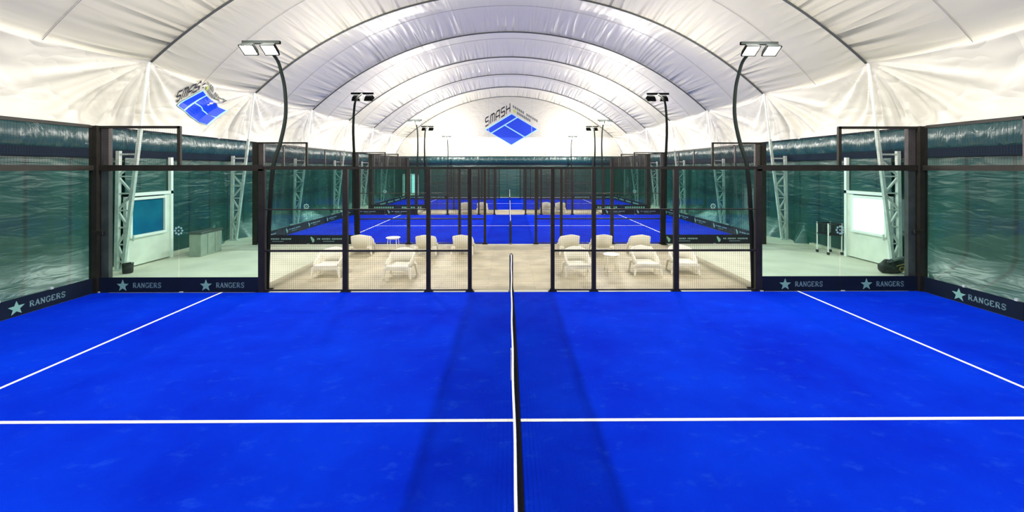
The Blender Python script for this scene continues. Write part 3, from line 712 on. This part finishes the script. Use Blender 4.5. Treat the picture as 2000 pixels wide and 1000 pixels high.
# ------------------------------------------------------------------ lounge furniture
def make_chair(label):
    """tub armchair, front toward -Y, origin at floor centre"""
    r = thing('lounge_armchair', label, 'armchair', (0, 0, 0), 'cream plastic lounge armchairs')
    # shell: closed U-shaped wall with varying top height
    N = 40; mb = MB(); th = .035
    for i in range(N+1):
        s = i/N; a = -PI*0.5 + 0  # parametrise: left arm front -> back -> right arm front
        # path of the outer wall
        if s < .28: q = s/.28; x, y, nx, ny = -.35, -.30+.42*q, -1, 0
        elif s > .72: q = (1-s)/.28; x, y, nx, ny = .35, -.30+.42*q, 1, 0
        else:
            q = (s-.28)/.44; ang = PI - PI*q; ce = abs(math.cos(ang))**.8*(1 if math.cos(ang) > 0 else -1); x, y = .35*ce, .12+.22*math.sin(ang)**.8; nx, ny = math.cos(ang), math.sin(ang)
        f = 1-abs(2*s-1)       # 0 at arm fronts, 1 at the middle of the back
        top = .40 + .10*min(1, f/.25) + .22*max(0, (f-.42)/.58)**.55 if f > .42 else .40 + .10*min(1, f/.25)
        lean = .05*max(0, f-.4)/.6; taper = .93
        for (zz, inn) in ((.25, 0), (top-.02, 0), (top, .25), (top, .75), (top-.02, 1), (.25, 1)):
            k = (zz-.25)/.47; px_ = x*(taper+(1-taper)*min(1, k*1.4)) - nx*th*inn; py_ = y + lean*k*2 - ny*th*inn
            mb.v.append((px_, py_, zz))
    for i in range(N):
        for j in range(6): mb.f.append((i*6+j, i*6+(j+1) % 6, (i+1)*6+(j+1) % 6, (i+1)*6+j))
    mb.f += [(5,4,3,2,1,0), tuple(N*6+j for j in range(6))]
    obj('back_and_arms', mb, 'plastic', r, smooth=True)
    mb = MB(); n = 12; g = []
    for j in range(n+1):       # seat, dished and rolled over its front edge
        y = -.33 + .58*j/n
        for i in range(n+1):
            x = -.31 + .62*i/n; z = .365 - .045*math.sin(PI*min(1, j/n*1.0))*math.cos((i/n-.5)*2.4) - .03*(j/n)
            if j == 0: z -= .02
            mb.v.append((x, y, z))
    m = len(mb.v); mb.v += [(x, y, z-.03) for x, y, z in mb.v[:m]]
    for j in range(n):
        for i in range(n):
            p = j*(n+1)+i; mb.f.append((p, p+1, p+n+2, p+n+1)); mb.f.append((m+p+n+1, m+p+n+2, m+p+1, m+p))
    for i in range(n): mb.f.append((m+i, m+i+1, i+1, i))
    obj('seat', mb, 'plastic', r, smooth=True)
    obj('apron', MB().box(-.33, .33, -.335, -.305, .225, .335).box(-.32, .32, .27, .30, .22, .30), 'plastic', r, bevel=.012)
    for sx in (-1, 1):
        for sy, y in ((-1, -.30), (1, .27)):
            mb = MB(); a = (sx*.33, y, .30); b = (sx*.375, y + sy*.035, 0)
            c = [(-.032,-.028),(.032,-.028),(.032,.028),(-.032,.028)]
            mb.add([(a[0]+p*1.2, a[1]+q*1.2, a[2]) for p, q in c] + [(b[0]+p*.62, b[1]+q*.62, 0) for p, q in c], [(0,1,2,3),(7,6,5,4),(4,5,1,0),(5,6,2,1),(6,7,3,2),(7,4,0,3)])
            obj('leg', mb, 'plastic', r, bevel=.006)
    return r
FZ = 0.006
chairs = [  # x, y, rot, label
 (-5.05, 11.30, 0.06, 'cream armchair facing the nearest court, leftmost of the front row'),
 (-3.06, 11.22, -0.04, 'cream armchair facing the nearest court, second from left, directly before the left lounge table'),
 (1.86, 11.33, 0.04, 'cream armchair facing the nearest court, just right of the net opening'),
 (3.82, 11.50, -0.04, 'cream armchair facing the nearest court, right of the low round table'),
 (4.93, 11.60, -0.14, 'cream armchair facing the nearest court, rightmost of the front row'),
 (-5.20, 14.22, PI+.10, 'cream armchair turned to the second court, leftmost of back row'),
 (-2.95, 14.16, PI+.06, 'cream armchair turned to the second court, between the left table and the opening chair'),
 (-1.66, 14.18, PI-.05, 'cream armchair turned to the second court, beside the opening on the left'),
 (2.05, 14.20, PI+.05, 'cream armchair turned to the second court, beside the opening on the right'),
 (3.20, 14.22, PI-.02, 'cream armchair turned to the second court, middle of the three on the right'),
 (4.52, 14.16, PI-.12, 'cream armchair turned to the second court, rightmost of the back row'),
 (-3.00, 27.3, PI+.1, 'tiny distant armchair between the far courts, leftmost of four'),
 (-1.86, 27.3, PI, 'tiny distant armchair between the far courts, second from left of four'),
 (2.42, 27.3, PI-.05, 'tiny distant armchair between the far courts, third from left of four'),
 (3.40, 27.3, PI-.1, 'tiny distant armchair between the far courts, rightmost of four')]
ch0 = make_chair(chairs[0][3]); ch0.location = (chairs[0][0], chairs[0][1], FZ); ch0.rotation_euler = (0, 0, chairs[0][2])
for x, y, a, lab in chairs[1:]: dup(ch0, (x, y, FZ), a, lab, 'far lounge armchairs' if y > 20 else None)
def table(label, x, y, h, rad):
    r = thing('side_table', label, 'table', (x, y, FZ), None)
    z = FZ
    obj('table_top', MB().lathe([(rad*.97, z+h-.022), (rad, z+h-.018), (rad, z+h-.004), (rad*.98, z+h)], x, y, 32), 'plastic', r)
    for i in range(4):
        a = PI/4 + i*PI/2
        obj('leg', MB().tube([(x+rad*.80*math.cos(a), y+rad*.80*math.sin(a), z+h-.02), (x+rad*.98*math.cos(a), y+rad*.98*math.sin(a), z)], .011, 8), 'plastic', r, smooth=True)
    obj('ring', MB().tube([(x+rad*.78*math.cos(t), y+rad*.78*math.sin(t), z+h-.05) for t in np.linspace(0, 2*PI, 25)], .008, 6), 'plastic', r)
table('round white side table between the back-row armchairs on the left', -4.19, 14.45, .52, .25)
table('low round white side table between front armchairs on the right', 2.93, 11.75, .49, .235)
# ------------------------------------------------------------------ odds and ends outside the glass
r = thing('storage_box', 'grey-green plastic storage box with dark lid by the left wall', 'storage box', (-10.65, 14.2, 0))
obj('body', MB().box(-10.85, -10.45, 13.7, 14.7, 0, .76), 'bin', r, bevel=.015)
for yy in (14.02, 14.38): obj('rib', MB().box(-10.449, -10.43, yy-.02, yy+.02, .05, .72), 'bin', r)
obj('lid', MB().box(-10.88, -10.42, 13.67, 14.73, .76, .83), 'bin_lid', r, bevel=.02)
r = thing('waste_bin', 'small black bin on the floor at foot of left truss leg', 'bin', (-10.93, 11.6, 0))
obj('body', MB().lathe([(.10, 0), (.115, .01), (.13, .27), (.135, .28), (.12, .282), (.105, .03)], -10.93, 11.6, 24), 'black', r)
obj('handle', MB().tube([(-10.93+.13*math.cos(t), 11.6, .27+.06*math.sin(t)) for t in np.linspace(0, PI, 9)], .006, 6), 'steel', r)
# ball basket trolley
r = thing('ball_cart', 'black ball basket on white legs and small wheels, right wall', 'ball cart', (11.2, 14.1, 0))
bx0, bx1, by0, by1 = 10.95, 11.42, 13.85, 14.35
mb = MB()
for x in (bx0, bx1): wires(mb, (x, by0, .68), (0,1,0), (0,0,1), by1-by0, .37, .04, .008)
for y in (by0, by1): wires(mb, (bx0, y, .68), (1,0,0), (0,0,1), bx1-bx0, .37, .04, .008)
wires(mb, (bx0, by0, .69), (1,0,0), (0,1,0), bx1-bx0, by1-by0, .04, .008)
obj('basket', mb, 'black', r)
mb = MB()
for z in (.68, 1.05):
    for a, b in (((bx0,by0),(bx1,by0)),((bx1,by0),(bx1,by1)),((bx1,by1),(bx0,by1)),((bx0,by1),(bx0,by0))): mb.bar((*a, z), (*b, z), .035)
obj('basket_rim', mb, 'black', r)
for x, y in ((bx0, by0), (bx1, by0), (bx0, by1), (bx1, by1)):
    lg = obj('leg', MB().tube([(x, y, .07), (x, y, 1.08)], .02, 8), 'door_frame', r)
    obj('wheel', MB().tube([(x-.02, y, .05), (x+.02, y, .05)], .05, 14), 'black', lg)
# bag
r = thing('racket_bag', 'black racket bag with dull gold print slumped by the right truss', 'bag', (10.93, 11.45, 0))
mb = MB(); nu, nv = 24, 18
def bagpt(i, j):
    u = i/nu; a = 2*PI*j/nv
    rr = math.sin(PI*(.06+.88*u))**.45
    x = -.42 + .84*u; y = .17*rr*math.cos(a); z = .24*rr*math.sin(a)*(1.0-.25*u) + .02*math.sin(u*17+a*3)
    ca, sa = math.cos(.30), math.sin(.30)
    return (10.93 + x*ca - z*sa*.3, 11.45 + y, .27 + z*1.0 + x*sa*.35 )
for i in range(nu+1):
    for j in range(nv): mb.v.append(bagpt(i, j))
zmin = min(v[2] for v in mb.v); mb.v = [(x, y, max(0.0, z-zmin-.03)) for x, y, z in mb.v]
for i in range(nu):
    for j in range(nv): mb.f.append((i*nv+j, i*nv+(j+1) % nv, (i+1)*nv+(j+1) % nv, (i+1)*nv+j))
mb.f += [tuple(reversed(range(nv))), tuple(nu*nv+j for j in range(nv))]
obj('bag_body', mb, 'bag', r, smooth=True)
obj('strap', MB().tube([(10.66+.07*math.cos(t), 11.27-.03*math.sin(t), .33+.10*math.sin(t)) for t in np.linspace(-.6, PI+.4, 14)], .013, 6), 'bag', r)
obj('grey_panel', MB().tube([(10.62, 11.30, .34), (10.78, 11.27, .42), (10.95, 11.27, .47), (11.1, 11.30, .49)], [.03, .045, .045, .02], 8), 'bag_grey', r, smooth=True)
obj('gold_print', MB().tube([(10.98+.07*math.cos(t), 11.262, .16+.06*math.sin(t)) for t in np.linspace(0, 2*PI, 17)], .014, 6).tube([(10.82, 11.26, .24), (10.98, 11.25, .29), (11.14, 11.27, .33)], .013, 6), 'bag_gold', r)
